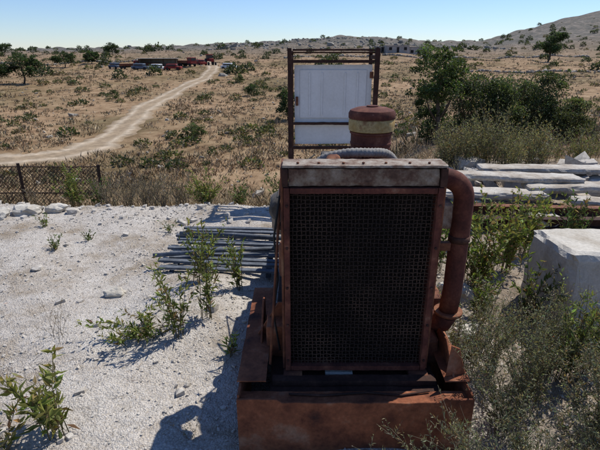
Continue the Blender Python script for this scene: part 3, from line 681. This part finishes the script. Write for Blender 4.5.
sweep('starter_motor',[(.63,2.2,.52),(.63,2.24,.52),(.63,2.48,.52),(.63,2.5,.52)],[.04,.07,.07,.045],rustred,E,24)
box('battery_box',.6,.78,2.25,2.55,.29,.44,rust,E,.01)
sf=1.64
def plate(name,pts,thick_dir,mat):
    bm=bmesh.new(); vs=[bm.verts.new(p) for p in pts]; fc=bm.faces.new(vs)
    r=bmesh.ops.extrude_face_region(bm,geom=[fc]); vv=[g_ for g_ in r['geom'] if isinstance(g_,bmesh.types.BMVert)]
    bmesh.ops.translate(bm,verts=vv,vec=thick_dir); bmesh.ops.bevel(bm,geom=bm.edges[:],offset=.002,segments=1,affect='EDGES'); return bmobj(name,bm,mat,E)
tp=[(.755,.287),(.70,.284),(.63,.288),(.60,.270)]+[(.60-.068*k,.268+.003*math.sin(k*2.3)) for k in range(1,10)]+[(-.08,.268),(-.1,.285),(-.2,.288),(-.275,.284)]
plate('skid_front_plate',[(-.275,sf,-.08),(.755,sf,-.08)]+[(a,sf,c_) for a,c_ in tp],(0,.012,0),rustorange)
rbox('skid_front_lip',-.27,.75,sf+.014,sf+.09,.250,.260,rustorange,E,.002,40,fr=8)
box('skid_deck',-.14,.64,sf+.092,3.4,.225,.24,rustdark,E,.003)
rbox('skid_cross_member',-.13,.63,sf+.14,sf+.19,.2415,.272,rustdark,E,.002,30)
rbox('skid_rail_left_web',-.275,-.262,sf+.013,2.62,-.05,.30,rustorange,E,.0015,30,fr=6)
rbox('skid_rail_left_flange',-.285,-.15,sf+.092,2.62,.302,.312,rustorange,E,.0025,40,fr=6)
box('skid_rear_rail_left',-.14,-.12,2.63,3.5,-.03,.23,rust,E,.003)
rbox('skid_rail_right_web',.742,.755,sf+.013,2.9,-.05,.30,rustorange,E,.0015,30,fr=6)
rbox('skid_rail_right_flange',.65,.765,sf+.092,2.9,.302,.312,rustorange,E,.0025,40,fr=6)
rbox('radiator_foot_left',x0-.01,x0+.08,yf-.03,yf+.1,.2415,.272,rust,E,.001,8)
rbox('radiator_foot_right',x1-.08,x1+.01,yf-.03,yf+.1,.2415,.272,rust,E,.001,8)
box('gap_light_block',.12,.25,yf+.0,yf+.05,.2415,.262,lime,E,.003)  # pale block standing in for light seen through the gap below the radiator
plate('side_gusset_left',[(-.20,2.02,.313),(-.20,2.3,.313),(-.20,2.28,.44),(-.20,2.22,.45)],(.01,0,0),rustorange)
plate('side_gusset_foot',[(-.22,2.1,.313),(-.08,2.1,.313),(-.08,2.1,.50),(-.11,2.1,.50)],(0,.01,0),rustorange)
plate('side_gusset_right',[(.69,1.75,.313),(.69,2.15,.313),(.69,2.05,.40),(.69,1.9,.42)],(.01,0,0),rustorange)
plate('bent_plate_right',[(.66,1.76,.313),(.755,1.78,.313),(.72,1.79,.44),(.68,1.785,.46)],(0,.008,0),rustorange)
rbox('mount_block_left',-.17,-.03,2.0,2.25,.2415,.42,rustorange,E,.004,12)
rbox('mount_block_right',.6,.68,1.95,2.15,.2415,.38,rust,E,.004,12)
sweep('stay_rod_left',[(-.14,1.85,.313),(-.085,2.05,1.16)],.006,rust,E,8)
sweep('drain_cable',[(x0-.02,1.98,1.1),(x0-.05,2.0,.9),(x0-.035,1.97,.7),(x0-.06,1.99,.5),(x0-.03,1.98,.3)],.005,tyre,E,8)
sweep('loose_hose',[(-.05,1.70,.267),(.1,1.69,.267),(.3,1.71,.267),(.45,1.69,.267),(.58,1.72,.267)],.005,rustdark,E,8)

# ---------------------------------------------------------------- far things
def wheel(x,y,z,r,w,par,nm): sweep(nm,[(x-w/2,y,z),(x-w/2+.02,y,z),(x+w/2-.02,y,z),(x+w/2,y,z)],[r*.85,r,r,r*.85],tyre,par,14)
def vehicle(name,x,y,kind,paint,ang,sc=1):
    e=empty(name)
    def b(nm,*a,mat=paint,bev=.06): return box(nm,*a,mat,e,bev)
    if kind=='truck':
        b('cab',-.95,.95,-3,-1.4,.75,2.35); b('windscreen',-.8,.8,-3.03,-2.99,1.55,2.2,mat=glass,bev=.01); b('side_windows',-.97,.97,-2.7,-1.9,1.55,2.1,mat=glass,bev=.01)
        b('bed',-1,1,-1.3,2.8,.85,1.55,mat=rust); b('chassis',-.5,.5,-3,2.8,.5,.8,mat=darkm)
        ws=[(-2.3,.45),(1.3,.45),(2.2,.45)]
    elif kind=='car':
        b('body',-.85,.85,-2.1,2.1,.3,.85,bev=.12); b('cabin',-.75,.75,-1.0,1.6,.85,1.42,bev=.2); b('windows',-.77,.77,-.8,1.4,.95,1.3,mat=glass,bev=.1)
        b('windscreen',-.65,.65,-1.03,1.62,.95,1.3,mat=glass,bev=.1); ws=[(-1.3,.32),(1.3,.32)]
    else:
        b('bonnet',-.4,.4,-1.7,-.1,.9,1.6,bev=.1); b('cab_posts',-.7,.7,0,1.2,1.0,1.5); b('cab_glass',-.65,.65,.05,1.15,1.5,2.35,mat=glass,bev=.03); b('cab_roof',-.8,.8,-.1,1.3,2.36,2.5); ws=[(-1.3,.42),(.7,.8)]
    for k,(wy,r) in enumerate(ws):
        for s_ in(-1,1): wheel(s_*.85,wy,r,r,.28,e,'wheel_%d'%(2*k+(s_+1)//2+1))
    e.location=(x,y,H(x,y)); e.rotation_euler=(0,0,ang); e.scale=(sc,sc,sc); return e
vehicle('red_truck',-28.0,123,'truck',redp,.9,.9); vehicle('red_truck',-42,122,'truck',redp,1.9,.8)
vehicle('parked_car',-17,120,'car',wpaint,1.2); vehicle('red_tractor',-24.5,136,'tractor',redp,.5,1.15)
vehicle('parked_car',-30,117.5,'car',redp,1.5,.95); vehicle('parked_car',-37.5,117,'car',gpaint,1.4)
vehicle('parked_car',-33.8,118,'car',wpaint,1.1,.95); vehicle('parked_car',-26,130,'car',redp,.6); vehicle('parked_car',-46,124,'car',gpaint,.9)
def house(name,x,y,w,d,h,wall,nwin,ang=0):
    e=empty(name)
    box('walls',-w/2,w/2,0,d,-1,h,wall,e,.02); box('roof_slab',-w/2-.15,w/2+.15,-.15,d+.15,h+.002,h+.18,plaster,e,.02)
    for k in range(nwin):
        xx=-w/2+w*(k+.5)/nwin; ww=min(1.2,w/nwin*.5)
        if k==nwin//2: box('door',xx-.5,xx+.5,-.04,.05,0,2.1,darkm,e,.01)
        else:
            box('window_%d'%(k+1),xx-ww/2,xx+ww/2,-.04,.05,1,2.1,darkm,e,.01); box('sill_%d'%(k+1),xx-ww/2-.1,xx+ww/2+.1,-.12,-.045,.9,.98,plaster,e,.01)
    e.location=(x,y,H(x,y)); e.rotation_euler=(0,0,ang)
house('farm_building',39,200,9,6,2.6,plaster,3,.05); house('farm_building',48,203,8,6,3.2,plaster,3,-.05); house('farm_building',32.5,204,4,4,2.2,limedark,2)
e=empty('farm_shed')
box('back_wall',-4.5,4.5,3.6,3.8,-.5,2.3,limedark,e,.02)
for k,xx in enumerate((-4.4,-1.5,1.5,4.4)): box('post_%d'%(k+1),xx-.08,xx+.08,-.08,.08,-.5,2.35,rustdark,e,.01)
box('side_wall',-4.5,-4.3,.1,3.58,-.5,2.3,limedark,e,.02); box('roof',-4.9,4.9,-.5,4.1,2.36,2.46,limedark,e,.01,0,0)
box('stored_crates',-3.5,0,1.5,3.2,0,1.4,rust,e,.05); box('stored_tank',1.8,4,1.5,3.2,0,1.2,darkm,e,.1)
e.location=(-35,122,H(-35,122)); e.rotation_euler=(0,0,.08)

# ---------------------------------------------------------------- light, sky, camera
sd=Vector((.62,.56,1.17)).normalized()
el=math.asin(sd.z); azs_=math.atan2(sd.x,sd.y)
L=bpy.data.lights.new('sun','SUN'); L.energy=5.0; L.angle=math.radians(.5); L.color=(1,.96,.89)
lo=bpy.data.objects.new('sun',L); COL.objects.link(lo); lo.rotation_euler=(-sd).to_track_quat('-Z','Y').to_euler()
w=bpy.data.worlds.new("World"); S.world=w; w.use_nodes=True; nt=w.node_tree
sk=nt.nodes.new('ShaderNodeTexSky'); sk.sky_type='NISHITA'; sk.sun_disc=False; sk.sun_elevation=el; sk.sun_rotation=azs_
sk.altitude=300; sk.air_density=1.0; sk.dust_density=.0; sk.ozone_density=4.5
mx=nt.nodes.new('ShaderNodeMix'); mx.data_type='RGBA'; mx.blend_type='MULTIPLY'; mx.inputs[0].default_value=1
nt.links.new(sk.outputs[0],mx.inputs[6]); mx.inputs[7].default_value=(.86,.94,1.14,1)
bg=nt.nodes['Background']; bg.inputs[1].default_value=.115; nt.links.new(mx.outputs[2],bg.inputs[0])
cam=bpy.data.cameras.new('camera'); co=bpy.data.objects.new('camera',cam); COL.objects.link(co); S.camera=co
cam.sensor_width=36; cam.lens=28.26; cam.clip_end=5000; cam.clip_start=.05
co.location=(0,0,1.7); co.rotation_euler=(math.radians(90-20.4),0,0)
S.view_settings.view_transform='Standard'; S.view_settings.look='None'; S.view_settings.exposure=0
